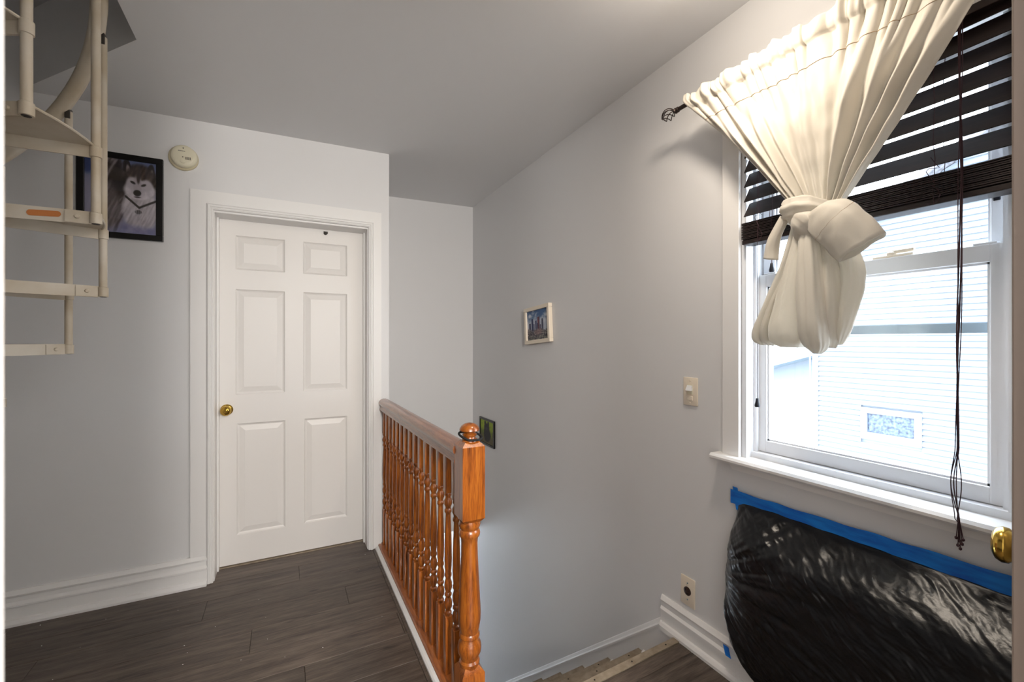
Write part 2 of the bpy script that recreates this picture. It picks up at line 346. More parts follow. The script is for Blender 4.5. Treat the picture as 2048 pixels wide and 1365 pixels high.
obj('key_cylinder', MB().lathe([(.009, .064), (.009, .069), (.007, .070)], (-.312, DY, .94), (0, -1, 0), 16), M['brass'], kn)
obj('catch', MB().lathe([(.009, 0), (.010, .006), (.006, .012), (.004, .018), (.007, .022)], (.228, DY, 2.052), (.3, -1, -.3), 12).box((.219, DY - .004, 2.050), (.245, DY, 2.064)), M['print'], d1)
# door frame: casing, inner stop moulding, jambs
cs = MB()
cs.box((OPL - .105, YW - .016, .158), (OPL - .03, YW, OPT + .102)).box((OPR + .03, YW - .016, 0.0), (OPR + .082, YW, OPT + .102)).box((OPL - .03, YW - .016, OPT + .03), (OPR + .03, YW, OPT + .102))
for sx, x0 in ((-1, OPL), (1, OPR)):
    p = [(0, 0), (0, -.020), (.006, -.024), (.012, -.022), (.016, -.027), (.024, -.027), (.032, -.018), (.032, 0)]
    cs.prism([(x0 + sx * a, YW + b, 0.001) for a, b in p], [(x0 + sx * a, YW + b, OPT + (a if a < .03 else .032)) for a, b in p])
p = [(0, 0), (0, -.020), (.006, -.024), (.012, -.022), (.016, -.027), (.024, -.027), (.032, -.018), (.032, 0)]
cs.prism([(OPL - a, YW + b, OPT + a) for a, b in p], [(OPR + a, YW + b, OPT + a) for a, b in p])
struct('trim_3', cs, M['trim'])
struct('trim_4', MB().box((OPL - .012, YW - .001, 0), (OPL + .004, DY + .10, OPT + .012)).box((OPR - .004, YW - .001, 0), (OPR + .012, DY + .10, OPT + .012)).box((OPL + .004, YW - .001, OPT - .010), (OPR - .004, DY - .002, OPT + .012)).box((OPL + .004, DY - .035, 0), (OPL + .012, DY - .002, OPT - .010)).box((OPR - .012, DY - .035, 0), (OPR - .004, DY - .002, OPT - .010)), M['trim'])
struct('trim_5', MB().box((OPL, DY - .012, -.004), (OPR, DY + .05, .006)), M['nosing'])

# ------------------------------------------------------------------ window
w1 = sempty('window_1', (XW + .08, .74, wz0), 'white double-hung window')
FX = XW + .075
fr = MB()
for a, b, xo in ((wy0 - .001, wy0 + .043, .032), (wy1 - .018, wy1 + .001, 0)): fr.box((XW + xo, a, wz0), (XW + .15, b, wz1))
fr.box((XW, wy0 + .043, wz1 - .02), (XW + .15, wy1 - .018, wz1)).box((XW + .03, wy0 + .018, wz0), (XW + .15, wy1 - .018, wz0 + .035))
for a, b in ((wy0 + .043, wy0 + .055), (wy1 - .03, wy1 - .018)): fr.box((FX - .03, a, wz0 + .035), (FX - .015, b, wz1 - .02)).box((FX + .028, a, wz0 + .035), (FX + .04, b, wz1 - .02))
obj('frame', fr, M['vinyl'], w1)
def sash(x0, x1, z0, z1, sw, rb, rt, name):
    ya, yb = wy0 + .047, wy1 - .022; g = .004
    e = MB().box((x0, ya, z0), (x1, ya + sw, z1), .003).box((x0, yb - sw, z0), (x1, yb, z1), .003).box((x0, ya + sw - .002, z0), (x1, yb - sw + .002, z0 + rb), .003).box((x0, ya + sw - .002, z1 - rt), (x1, yb - sw + .002, z1), .003)
    # glazing bead
    q = .006
    e.box((x0 + .008, ya + sw, z0 + rb), (x1 - .004, ya + sw + q, z1 - rt)).box((x0 + .008, yb - sw - q, z0 + rb), (x1 - .004, yb - sw, z1 - rt)).box((x0 + .008, ya + sw, z0 + rb), (x1 - .004, yb - sw, z0 + rb + q)).box((x0 + .008, ya + sw, z1 - rt - q), (x1 - .004, yb - sw, z1 - rt))
    s = obj(name, e, M['vinyl'], w1)
    obj('pane', MB().box(((x0 + x1) / 2 - .002, ya + sw, z0 + rb), ((x0 + x1) / 2 + .002, yb - sw, z1 - rt)), M['glass'], s)
    return s
ls = sash(FX - .015, FX + .02, wz0 + .036, 1.600, .036, .044, .046, 'lower_sash')
us = sash(FX + .022, FX + .055, 1.560, wz1 - .02, .045, .04, .04, 'upper_sash')
lk = MB().box((FX - .008, .60, 1.600), (FX + .018, .70, 1.608), .002).lathe([(.014, 0), (.014, .008), (.009, .012)], (FX + .004, .655, 1.607)).box((FX - .004, .60, 1.612), (FX + .008, .66, 1.622), .003)
obj('sash_lock', lk, M['plate'], ls)
obj('tilt_latch', MB().box((FX - .012, .43, 1.600), (FX + .01, .475, 1.606), .002), M['vinyl'], ls)
obj('tilt_latch', MB().box((FX - .012, 1.0, 1.600), (FX + .01, 1.045, 1.606), .002), M['vinyl'], ls)
obj('vent_latch', MB().box((FX + .017, .432, 1.715), (FX + .022, .446, 1.755), .002), M['tassel'], us)
sr = MB().box((XW + .135, wy0 + .018, 1.372), (XW + .148, wy1 - .018, 1.400)).box((XW + .135, wy0 + .018, wz0 + .035), (XW + .148, wy0 + .03, wz1 - .02)).box((XW + .135, wy1 - .03, wz0 + .035), (XW + .148, wy1 - .018, wz1 - .02))
obj('storm_rail', sr, M['storm'], w1)
# casing, stool, apron
struct('trim_6', MB().box((XW - .018, wy1, wz0 + .012), (XW, wy1 + .072, wz1 + .075), .003).box((XW - .018, wy0 - .072, wz0 + .012), (XW, wy0, wz1 + .075), .003).box((XW - .018, wy0, wz1), (XW, wy1, wz1 + .075), .003), M['trim'])
stp = [(XW - .052, -.004), (XW - .060, .004), (XW - .060, .012), (XW - .052, .020), (XW + .03, .020), (XW + .03, -.004)]
struct('trim_7', MB().prism([(a, wy0 - .05, wz0 + b - .006) for a, b in stp], [(a, wy1 + .098, wz0 + b - .006) for a, b in stp]), M['trim'], label='window stool')
struct('trim_8', MB().prism([(XW, 1.145, wz0 - .008), (XW - .014, 1.145, wz0 - .008), (XW - .014, 1.120, wz0 - .04), (XW, 1.120, wz0 - .04)], [(XW, .33, wz0 - .008), (XW - .014, .33, wz0 - .008), (XW - .014, .33, wz0 - .04), (XW, .33, wz0 - .04)]), M['trim'], label='window apron')

# ================================================================== OBJECTS
# ------------------------------------------------------------------ oak railing
RX, NXC, NYC, NS = .578, .592, 1.487, .085
rl = thing('stair_railing', 'glossy orange oak stair railing with turned balusters and mushroom-topped newel post', 'railing', (RX, 2.2, 0))
nw = MB(); hs = NS / 2
def chamf(mb, z0, z1, c=.018, top=True, bot=True):     # square block with chamfered corners at its ends
    n = 4; L = []
    def sq(r, z): return [(NXC - r, NYC - r, z), (NXC + r, NYC - r, z), (NXC + r, NYC + r, z), (NXC - r, NYC + r, z)]
    rs = ([(hs - .014, z0), (hs, z0 + c)] if bot else [(hs, z0)]) + ([(hs, z1 - c), (hs - .016, z1)] if top else [(hs, z1)])
    for r, z in rs: L += sq(r, z)
    mb.add(L, [(i * 4 + k, i * 4 + (k + 1) % 4, (i + 1) * 4 + (k + 1) % 4, (i + 1) * 4 + k) for i in range(len(rs) - 1) for k in range(4)] + [(3, 2, 1, 0), tuple(range(len(rs) * 4 - 4, len(rs) * 4))])
chamf(nw, .700, .990, .016)
chamf(nw, .001, .185, .02, True, False)
nw.lathe([(.030, .17), (.036, .188), (.037, .196), (.031, .203), (.033, .212), (.041, .228), (.043, .245), (.040, .262), (.032, .275), (.031, .280), (.037, .286), (.037, .294), (.033, .300), (.036, .318), (.0405, .345), (.041, .37), (.038, .43), (.034, .50), (.0305, .57), (.0295, .62), (.031, .640), (.037, .648), (.039, .657), (.037, .666), (.033, .672), (.037, .680), (.040, .690), (.036, .704)], (NXC, NYC, 0), n=28)
np_ = obj('newel_post', nw, M['oakZ'], rl, True)
obj('finial', MB().lathe([(.030, .986), (.030, .992), (.027, .997), (.022, .999), (.021, 1.004), (.026, 1.010), (.026, 1.014), (.020, 1.018), (.021, 1.022), (.032, 1.024), (.0365, 1.028), (.035, 1.035), (.029, 1.044), (.018, 1.051), (.006, 1.054), (.0, 1.0545)], (NXC, NYC, 0), n=32), M['oakZ'], np_, True)
hp = [(-.030, .905), (-.030, .914), (-.024, .922), (-.024, .932), (-.033, .940), (-.035, .952), (-.031, .964), (-.020, .973), (-.007, .977), (.007, .977), (.020, .973), (.031, .964), (.035, .952), (.033, .940), (.024, .932), (.024, .922), (.030, .914), (.030, .905)]
obj('handrail', MB().prism([(RX + a, NYC + hs - .002, z) for a, z in hp], [(RX + a - .004, YW - .018, z - .004) for a, z in hp]), M['oakY'], rl, True)
obj('shoe_rail', MB().prism([(RX + a, NYC + hs - .003, z) for a, z in ((-.042, .001), (-.042, .020), (-.036, .026), (.036, .026), (.042, .020), (.042, .001))], [(RX + a, YW - .001, z) for a, z in ((-.042, .001), (-.042, .020), (-.036, .026), (.036, .026), (.042, .020), (.042, .001))]), M['oakY'], rl)
bb = MB(); q = .0155
bb.box((-q, -q, .026), (q, q, .255), .002).box((-q, -q, .745), (q, q, .906), .002)
bb.lathe([(.010, .250), (.0145, .262), (.0145, .268), (.010, .273), (.0105, .278), (.0155, .288), (.0165, .302), (.0145, .316), (.010, .324), (.010, .328), (.0145, .334), (.0145, .341), (.0105, .347), (.0115, .352), (.016, .366), (.0155, .384), (.011, .398), (.0105, .404), (.0145, .412), (.0145, .420), (.012, .426), (.0145, .45), (.0155, .48), (.0145, .55), (.012, .62), (.0105, .655), (.0105, .662), (.0145, .668), (.0145, .676), (.0105, .682), (.0115, .688), (.0165, .700), (.0165, .712), (.0115, .722), (.0105, .728), (.0145, .735), (.0145, .742), (.010, .750)], n=14)
b0 = None
for k in range(15):
    yy = 1.585 + k * (2.936 - 1.585) / 14
    if b0 is None:
        b0 = obj('baluster', bb, M['oakZ'], rl, True, local=True); b0.location = (0, yy - 2.2, 0)
    else: dup(b0, (0, yy - 2.2, 0), rl)
# white edging along the railing
tag(obj('floor_edging', MB().prism([(.515, NYC - .03, .0005), (.515, NYC - .03, .010), (.522, NYC - .03, .016), (.535, NYC - .03, .018), (.535, NYC - .03, .0005)], [(.515, YW - .03, .0005), (.515, YW - .03, .010), (.522, YW - .03, .016), (.535, YW - .03, .018), (.535, YW - .03, .0005)]), M['trim']), 'scuffed white edging strip on the floor along the oak railing', 'edging')
# black elastic band round the finial
pts = []
for k in range(40):
    a = 2 * math.pi * k / 40; fr_ = math.cos(a - R(-62))
    r = .0385 + .004 * math.cos(2 * a); pts.append((NXC + r * math.cos(a) + .004, NYC + r * math.sin(a), 1.004 - .012 * fr_ + .004 * abs(math.sin(a * 1.5))))
tag(obj('hair_tie', MB().tube(pts, .0042, 8, True), M['blackcord'], None, 'all'), 'black elastic band looped around the newel post finial', 'hair tie')

# ------------------------------------------------------------------ spiral staircase
SX, SY, SR, ST, RI = -1.202, 1.924, .645, 25.02, .219
sp = thing('spiral_staircase', 'cream painted steel spiral staircase with open pie-shaped treads and thin tube balusters', 'staircase', (SX, SY, 0))
def pol(r, a, z): return (SX + r * math.cos(R(a)), SY + r * math.sin(R(a)), z)
def ang(n): return 49.7 - ST * (n - 6)
obj('column', MB().lathe([(.11, 0), (.11, .012), (.05, .014), (.05, 4.3), (.0, 4.32)], (SX, SY, 0), n=24), M['steel'], sp, True)
for n in range(1, 16):
    z = n * RI + .003; a0 = ang(n); a1 = a0 + ST
    t = MB(); top = z + .021; nseg = 8; ro = SR - .004
    up = [pol(.055, a0, top)] + [pol(ro, a0 + (a1 - a0) * k / nseg, top) for k in range(nseg + 1)] + [pol(.055, a1, top)]
    t.prism([(x, y, top - .005) for x, y, _ in up], up)
    for aa, sg in ((a0, 1), (a1, -1)):                     # folded flanges on both radial edges
        dx, dy = -math.sin(R(aa)) * .005 * sg, math.cos(R(aa)) * .005 * sg
        p, qv = pol(.05, aa, 0), pol(ro - .01, aa, 0)
        A = [(p[0], p[1], top - .045), (qv[0], qv[1], top - .042), (qv[0], qv[1], top - .005), (p[0], p[1], top - .005)]
        t.prism(A, [(x + dx, y + dy, zz) for x, y, zz in A])
    to = obj('tread', t, M['steel'], sp)
    # outer lip
    lip = MB()
    lo = [pol(ro, a0 + ST * k / nseg, 0) for k in range(nseg + 1)]
    lip.tube([(x, y, top - .004) for x, y, _ in lo], .004, 6)
    obj('lip', lip, M['steel'], to)
    for aa, sg in ((a0, -1), (a1, 1)):                     # clip plate and bolt at the outer end
        nx, ny = -math.sin(R(aa)) * sg, math.cos(R(aa)) * sg
        p, qv = pol(SR - .075, aa, 0), pol(SR - .006, aa, 0)
        A = [(p[0], p[1], z - .020), (qv[0], qv[1], z - .020), (qv[0], qv[1], z + .018), (p[0], p[1], z + .018)]
        cp = obj('clip', MB().prism([(x + nx * .0005, y + ny * .0005, zz) for x, y, zz in A], [(x + nx * .0045, y + ny * .0045, zz) for x, y, zz in A]), M['steel'], to)
        c = pol(SR - .045, aa, z)
        obj('bolt', MB().lathe([(.007, 0), (.007, .002), (.005, .005), (.0, .0055)], (c[0] + nx * .0045, c[1] + ny * .0045, z), (nx, ny, 0), 12), M['steel'], to, True)
HRZ = .985
for n in range(0, 15):
    z = n * RI + .003; c = pol(SR, ang(n), 0); zl = max(z - .018, .0)
    hz = z + HRZ - .02
    bo = obj('baluster', MB().lathe([(.0125, zl), (.0125, hz)], (c[0], c[1], 0), n=14), M['steel'], sp, True)
    for zc in ((z,) if n else ()) + (z + RI,):
        obj('collar', MB().lathe([(.0130, zc - .019), (.0160, zc - .018), (.0160, zc + .016), (.0130, zc + .018)], (c[0], c[1], 0), n=16), M['steel'], bo, True)
    if n: obj('end_plug', MB().lathe([(.010, zl - .002), (.012, zl)], (c[0], c[1], 0), n=12), M['steel_edge'], bo)
    obj('rail_clip', MB().box((c[0] - .008, c[1] - .016, hz - .030), (c[0] + .008, c[1] + .016, hz + .012), .002), M['steel_edge'], bo)
path = []
for k in range(0, 141):
    n = k / 10; path.append(pol(SR - .018, ang(n), n * RI + HRZ + .003))
obj('handrail', MB().tube(path, .025, 12), M['steel'], sp, 'all')
# bandage stuck on the flange of the tread at B (tread 8)
a8 = ang(8); z8 = 8 * RI + .003
bd = MB(); nx, ny = -math.sin(R(a8)) * -1, math.cos(R(a8)) * -1
ol = []
L, H = .040, .0095
for k in range(24):
    a = 2 * math.pi * k / 24; cxx, czz = (L - H) * (1 if math.cos(a) > 0 else -1) + H * math.cos(a), H * math.sin(a)
    rr = SR - .125 + cxx; zz = z8 + .001 + czz + .05 * cxx; p = pol(rr, a8, zz); ol.append(p)
bd.prism([(x + nx * .0005, y + ny * .0005, zz) for x, y, zz in ol], [(x + nx * .0018, y + ny * .0018, zz) for x, y, zz in ol])
tag(obj('adhesive_bandage', bd, M['bandage']), 'tan adhesive bandage stuck on a cream spiral stair tread', 'bandage')

# ------------------------------------------------------------------ framed pictures
def frame_xf(o, r, u, n, rot=0):
    o, r, u, n = map(Vector, (o, r, u, n)); c, s = math.cos(rot), math.sin(rot)
    return lambda a, b, d: o + r * (a * c - b * s) + u * (a * s + b * c) + n * d
def vcol_mat(name, rough=.6):
    m = mat(name, (255, 255, 255), rough); at = N(m, 'ShaderNodeVertexColor'); at.layer_name = 'paint'
    LK(m, at.outputs[0], m.node_tree.nodes['Principled BSDF'].inputs['Base Color']); return m
def picture(name, label, T, w, h, fw, fd, fmat, paint, nu, nv, base, pane=True):
    t = thing(name, label, 'picture', base)
    w2_, h2_ = w / 2, h / 2
    for a0, a1, b0_, b1 in ((-w2_, w2_, h2_ - fw, h2_), (-w2_, w2_, -h2_, -h2_ + fw), (-w2_, -w2_ + fw, -h2_ + fw, h2_ - fw), (w2_ - fw, w2_, -h2_ + fw, h2_ - fw)):
        obj('frame_side', MB().box((a0, b0_, .001), (a1, b1, fd), .0025).xf(T), fmat, t)
    obj('backing', MB().box((-w2_ + .002, -h2_ + .002, .001), (w2_ - .002, h2_ - .002, .004)).xf(T), M['black'], t)
    g = MB().grid(lambda u, v: ((u - .5) * (w - 2 * fw), (.5 - v) * (h - 2 * fw), fd * .55), nu, nv).xf(T)
    po = obj('print', g, vcol_mat(name + '_print'), t, fixn=False)
    ca = po.data.color_attributes.new('paint', 'FLOAT_COLOR', 'POINT')
    for j in range(nv + 1):
        for i in range(nu + 1):
            ca.data[j * (nu + 1) + i].color = (*lin(paint(i / nu, j / nv)), 1)
    if pane: obj('glazing', MB().box((-w2_ + fw, -h2_ + fw, fd * .70), (w2_ - fw, h2_ - fw, fd * .78)).xf(T), M['glass'], t)
    return t
def mixc(a, b, t): t = min(1, max(0, t)); return tuple(x + (y - x) * t for x, y in zip(a, b))
def ell(x, y, cx, cy, rx, ry, soft=.12, rot=0):
    dx, dy = x - cx, y - cy; c, s = math.cos(rot), math.sin(rot); dx, dy = dx * c + dy * s, -dx * s + dy * c
    return 1 - sm(1 - soft, 1 + soft, math.hypot(dx / rx, dy / ry))
def seg(x, y, x0, y0, x1, y1, w):
    dx, dy = x1 - x0, y1 - y0; t = min(1, max(0, ((x - x0) * dx + (y - y0) * dy) / (dx * dx + dy * dy)))
    return 1 - sm(w * .7, w * 1.3, math.hypot(x - x0 - t * dx, y - y0 - t * dy))
def fbm(x, y, s=1.): return noise.fractal(Vector((x * s, y * s, 3.7)), 1., 2., 4)
def husky(u, v):
    x = 190 + 893 * u; y = 300 + 900 * v; nz = fbm(x, y, .012); nf = fbm(x * .5 + y * .25, y * .12, .05)
    c = mixc((98, 112, 158), (150, 150, 176), sm(.0, .45, v)); c = mixc(c, (126, 130, 172), sm(.75, 1, v) * .8)
    c = mixc(c, (44, 64, 118), ell(x, y, 225, 380, 80, 130, .3))
    # dark shaggy dog at the back
    d = ell(x + nf * 40, y, 510, 680, 190, 480, .22)
    c = mixc(c, mixc((44, 36, 38), (150, 140, 144), .5 + nf * 1.1 - .25 * ell(x, y, 590, 560, 130, 240, .5)), d)
    c = mixc(c, (36, 30, 32), ell(x, y, 610, 560, 105, 190, .4) * .9)
    c = mixc(c, (118, 108, 112), ell(x + nf * 30, y, 490, 880, 120, 240, .4) * .6)
    # husky chest, ruff, head
    c = mixc(c, mixc((168, 162, 172), (214, 208, 216), .5 + nf), ell(x, y, 880, 900, 235, 260, .15))
    c = mixc(c, mixc((34, 28, 30), (84, 72, 70), .4 + nf), ell(x, y, 870, 545, 245, 215, .14))
    for ex, ey, tx in ((708, 400, -6), (1008, 430, 6)):
        e = ell(x, y, ex, ey, 50, 118, .12, R(tx)); c = mixc(c, (30, 24, 26), e); c = mixc(c, (150, 138, 140), ell(x, y, ex + 12, ey + 20, 24, 70, .3, R(tx)))
    c = mixc(c, mixc((46, 38, 38), (92, 76, 70), .5 + nf), ell(x, y, 875, 460, 190, 90, .25))
    c = mixc(c, mixc((200, 194, 204), (230, 224, 232), .5 + nz), ell(x, y, 870, 655, 205, 120, .15))
    c = mixc(c, (196, 190, 200), ell(x, y, 770, 575, 75, 80, .3)); c = mixc(c, (196, 190, 200), ell(x, y, 955, 590, 80, 75, .3))
    c = mixc(c, (180, 172, 182), ell(x, y, 840, 600, 55, 120, .3)); c = mixc(c, (60, 50, 50), ell(x, y, 850, 500, 22, 70, .4))
    c = mixc(c, (22, 18, 20), ell(x, y, 780, 565, 34, 15, .3, R(22))); c = mixc(c, (22, 18, 20), ell(x, y, 918, 585, 34, 15, .3, R(-20)))
    c = mixc(c, (14, 12, 14), ell(x, y, 836, 690, 50, 38, .15)); c = mixc(c, (50, 42, 46), ell(x, y, 838, 742, 44, 8, .4))
    k = max(seg(x, y, 690, 745, 860, 870, 13), seg(x, y, 860, 870, 1075, 770, 13)); c = mixc(c, (26, 22, 26), k)
    c = mixc(c, (22, 20, 24), ell(x, y, 850, 925, 42, 26, .2) * (.6 + .4 * math.sin(x * .25)))
    c = mixc(c, mixc((120, 122, 164), (150, 148, 182), .5 + nz), sm(1040, 1120, y - .1 * (x - 600)) * sm(600, 680, x))
    return tuple(min(255, q * 1.0) for q in c)
T = frame_xf((-.7565, YW, 2.101), (1, 0, 0), (0, 0, 1), (0, -1, 0))
picture('dog_picture', 'black framed photograph of a husky dog hanging behind the spiral stair', T, .347, .44, .030, .022, M['black'], husky, 110, 130, (-.7565, YW, 1.88))
def city(u, v):
    nz = fbm(u, v * 1.3, 5.); nf = fbm(u * 3, v * 9, 5.)
    c = mixc((70, 100, 142), (178, 186, 200), sm(.05, .45, v + nz * .25)); c = mixc(c, (214, 216, 222), max(0, nz) * (1 - v) * 1.3)
    for x0, x1, t, col in ((.08, .17, .42, (70, 74, 110)), (.20, .29, .28, (52, 62, 104)), (.30, .35, .45, (86, 92, 130)), (.38, .46, .36, (74, 80, 118)), (.49, .56, .24, (124, 66, 76)), (.565, .60, .22, (70, 40, 56)), (.61, .66, .50, (96, 92, 118)), (.68, .76, .32, (84, 92, 116)), (.47, .53, .44, (58, 50, 84))):
        if x0 < u < x1 and v > t and v < .75: c = mixc(col, (40, 40, 60), .25 + nf * .6)
    g = sm(.60, .70, v + nz * .1); c = mixc(c, mixc((58, 56, 66), (170, 162, 160), .4 + nf * 1.4), g)
    c = mixc(c, (150, 120, 118), ell(u, v, .52, .74, .18, .10, .5) * .6); c = mixc(c, (96, 112, 80), max(0, nf) * sm(.75, .95, v))
    return c
T = frame_xf((XW, 2.590, 1.462), (0, -1, 0), (0, 0, 1), (-1, 0, 0), R(4.0))
picture('city_picture', 'small crooked cream framed painting of a city skyline on the grey wall', T, .335, .255, .026, .030, M['plate'], city, 90, 80, (XW, 2.590, 1.33), False)
def cat(u, v):
    nz = fbm(u, v, 6.); c = mixc((150, 172, 40), (92, 104, 40), sm(.2, .7, v + nz * .3)); c = mixc(c, (96, 88, 60), sm(.55, .8, v + nz * .15))
    k = max(ell(u, v, .48, .30, .20, .18, .15), ell(u + nz * .05, v, .50, .60, .26, .34, .12), ell(u, v, .36, .13, .07, .11, .2), ell(u, v, .60, .13, .07, .11, .2))
    c = mixc(c, (20, 19, 22), k); c = mixc(c, (48, 46, 52), ell(u, v, .47, .36, .09, .07, .4)); return c
T = frame_xf((XW, 3.457, .568), (0, -1, 0), (0, 0, 1), (-1, 0, 0), R(0))
picture('animal_picture', 'small black framed picture of a dark animal on green, low on stairwell wall', T, .306, .228, .018, .016, M['black'], cat, 60, 50, (XW, 3.457, .455), False)

# ------------------------------------------------------------------ smoke detector
sd = thing('smoke_detector', 'round yellowed smoke detector on the wall above the door casing', 'smoke detector', (-.492, YW, 2.353))
O = (-.492, YW, 2.353)
obj('base', MB().lathe([(.068, 0), (.068, .008), (.064, .012)], (O[0] - .004, O[1], O[2] - .003), (0, -1, 0), 36), M['smoke_base'], sd, True)
bd_ = obj('cover', MB().lathe([(.060, .010), (.061, .016), (.059, .030), (.053, .036), (.040, .038), (.0, .039)], O, (0, -1, 0), 36), M['smoke'], sd, True)
obj('test_button', MB().lathe([(.012, .037), (.012, .041), (.010, .042), (.0, .042)], (O[0] - .002, O[1], O[2] - .030), (0, -1, 0), 20), M['smoke'], bd_, True)
vt = MB()
for k in range(5): vt.box((O[0] + .010 + k * .005, O[1] - .0398, O[2] - .020), (O[0] + .0125 + k * .005, O[1] - .0375, O[2] - .006))
obj('vent_slots', vt, M['print'], bd_)
pt = MB()
for k in range(7): pt.box((O[0] - .022 + k * .0045, O[1] - .0395, O[2] + .022), (O[0] - .019 + k * .0045, O[1] - .0375, O[2] + .0255))
pt.lathe([(.003, .037), (.003, .0396)], (O[0], O[1], O[2] + .040), (0, -1, 0), 10).lathe([(.003, .037), (.003, .040)], (O[0] - .002, O[1], O[2] - .008), (0, -1, 0), 10)
obj('printing', pt, M['print'], bd_)

# ------------------------------------------------------------------ dimmer switch and outlet
T = frame_xf((XW, 1.325, 1.134), (0, -1, 0), (0, 0, 1), (-1, 0, 0))
sw = thing('dimmer_switch', 'cream slide dimmer switch plate beside the window casing', 'light switch', (XW, 1.325, 1.07))
obj('plate', MB().box((-.037, -.060, .0005), (.037, .060, .007), .003).xf(T), M['plate'], sw, True)
obj('slot', MB().box((-.015, -.012, .0065), (.015, .030, .0085)).xf(T), M['smoke'], sw)
obj('slider', MB().prism([(-.013, .004, .008), (-.013, .026, .008), (-.013, .026, .011), (-.013, .004, .022)], [(.013, .004, .008), (.013, .026, .008), (.013, .026, .011), (.013, .004, .022)]).xf(T), M['vinyl'], sw)
obj('toggle', MB().box((-.014, -.036, .0065), (.014, -.020, .0105), .001).box((-.013, -.038, .0065), (.014, -.0365, .0085)).xf(T), M['plate'], sw)
for b in (.046, -.048): obj('screw', MB().lathe([(.0035, 0), (.0035, .0012), (.001, .0018)], T(0, b, .0068), (-1, 0, 0), 12), M['plate'], sw)
T = frame_xf((XW, 1.339, .270), (0, -1, 0), (0, 0, 1), (-1, 0, 0))
ot = thing('wall_outlet', 'cream outlet plate with single round brown socket above the baseboard', 'outlet', (XW, 1.339, .207))
obj('plate', MB().box((-.037, -.062, .0005), (.037, .062, .007), .003).xf(T), M['plate'], ot, True)
so = obj('socket', MB().lathe([(.0185, .0), (.0185, .009), (.0165, .0105), (.0, .0105)], T(0, .002, 0), (-1, 0, 0), 28), M['socket'], ot, True)
obj('contact_slots', MB().box((-.009, .002, .010), (-.006, .012, .0112)).box((.004, .003, .010), (.009, .006, .0112)).box((-.003, -.009, .010), (.003, -.004, .0112)).xf(T), M['dark'], so)
for b in (.036, -.034): obj('screw', MB().lathe([(.0035, 0), (.0035, .0012), (.001, .0018)], T(0, b, .0068), (-1, 0, 0), 12), M['storm'], ot)

# ------------------------------------------------------------------ wooden blind
BYL, BYR = wy1 - .022, wy0 + .002
BX = XW - .002
bl = thing('wood_blind', 'dark brown wooden slat blind half raised over the window', 'blind', (BX, .74, 1.71))
hw = .0325
def slat(z, tilt, name='slat'):
    c, s = math.cos(tilt) * hw, math.sin(tilt) * hw; n = (-math.sin(tilt) * .0015, math.cos(tilt) * .0015)
    A = [(BX - c + n[0], z - s + n[1]), (BX + c + n[0], z + s + n[1]), (BX + c - n[0], z + s - n[1]), (BX - c - n[0], z - s - n[1])]
    return obj(name, MB().prism([(x, BYL, zz) for x, zz in A], [(x, BYR, zz) for x, zz in A]), M['blind'], bl)
for k in range(7): slat(1.842 + k * .0553, R(58 + k * 1.2))
for k in range(12): slat(1.728 + k * .0052, R(rnd.uniform(-1.2, 1.2)))
obj('bottom_rail', MB().box((BX - .030, BYR, 1.708), (BX + .030, BYL, 1.725), .003), M['blind'], bl)
obj('head_rail', MB().box((BX - .03, BYR, 2.215 - .05), (BX + .03, BYL, 2.186), .002), M['blind'], bl)
for yy in (1.000, .52, .74):
    for dx in (-.0335, .0335):
        obj('ladder_cord', MB().tube([(BX + dx * (.9 + .05 * math.sin(k * 2.1)), yy + .002 * math.sin(k * 1.7), 1.708 + k * .0405) for k in range(12)], .0009, 5), M['cordB'], bl)
    lp = [(BX - .036 - .004 * math.sin(k * .9), yy + .010 * math.sin(k * 1.25) + .006 * math.cos(k * .6), 1.700 + .008 * k + .012 * math.cos(k * 1.1)) for k in range(17)]
    obj('slack_cord', MB().tube(lp, .0009, 5), M['cordB'], bl)
# pull cords with tassels at the window side, bunch of lift cords
XT = XW - .036
for yy, zt in ((1.004, 1.128), (.951, 1.607)):
    obj('tilt_cord', MB().tube([(XT, yy - .003, 2.17), (XT, yy - .001, 1.8), (XT, yy, zt + .014)], .0011, 5), M['cordB'], bl)
    obj('tassel', MB().lathe([(.003, .016), (.005, .014), (.006, .004), (.0085, -.006), (.009, -.012), (.007, -.016), (.0, -.0165)], (XT, yy, zt), n=14), M['tassel'], bl, True)
for k in range(6):
    r = random.Random(k); ph = r.uniform(0, 6); p = []; fa = r.uniform(-1, 1.4)
    for i in range(100):
        t = i / 99; z = 2.16 - t * 1.25; f2 = max(0., min(1., (t - .86) / .14)); fan = math.sin(math.pi * f2) ** 1.5 if f2 else 0
        p.append((XW - .038 - .034 * sm(.2, .95, t) + .0015 * math.sin(ph + i * .25), .468 - .006 * t + (k - 2.5) * .0011 + .0022 * math.sin(i * .11 + ph) + fan * fa * .010, z))
    e0 = p[-1]; sg = (k - 2.5) * .0022
    for i in range(1, 7):
        t = i / 6; p.append((e0[0] - .001 * t, .4595 + (k - 2.5) * .0004 + sg * t - .002 * t, e0[2] - t * (.046 + .012 * ((k * 2) % 5) / 2)))
    co = obj('lift_cord', MB().tube(p, .0011, 5), M['cordB'], bl)
    e = p[-1]; obj('knot', MB().lathe([(.001, -.004), (.0032, -.002), (.0032, .002), (.001, .004)], e, n=8), M['cordB'], co, True)

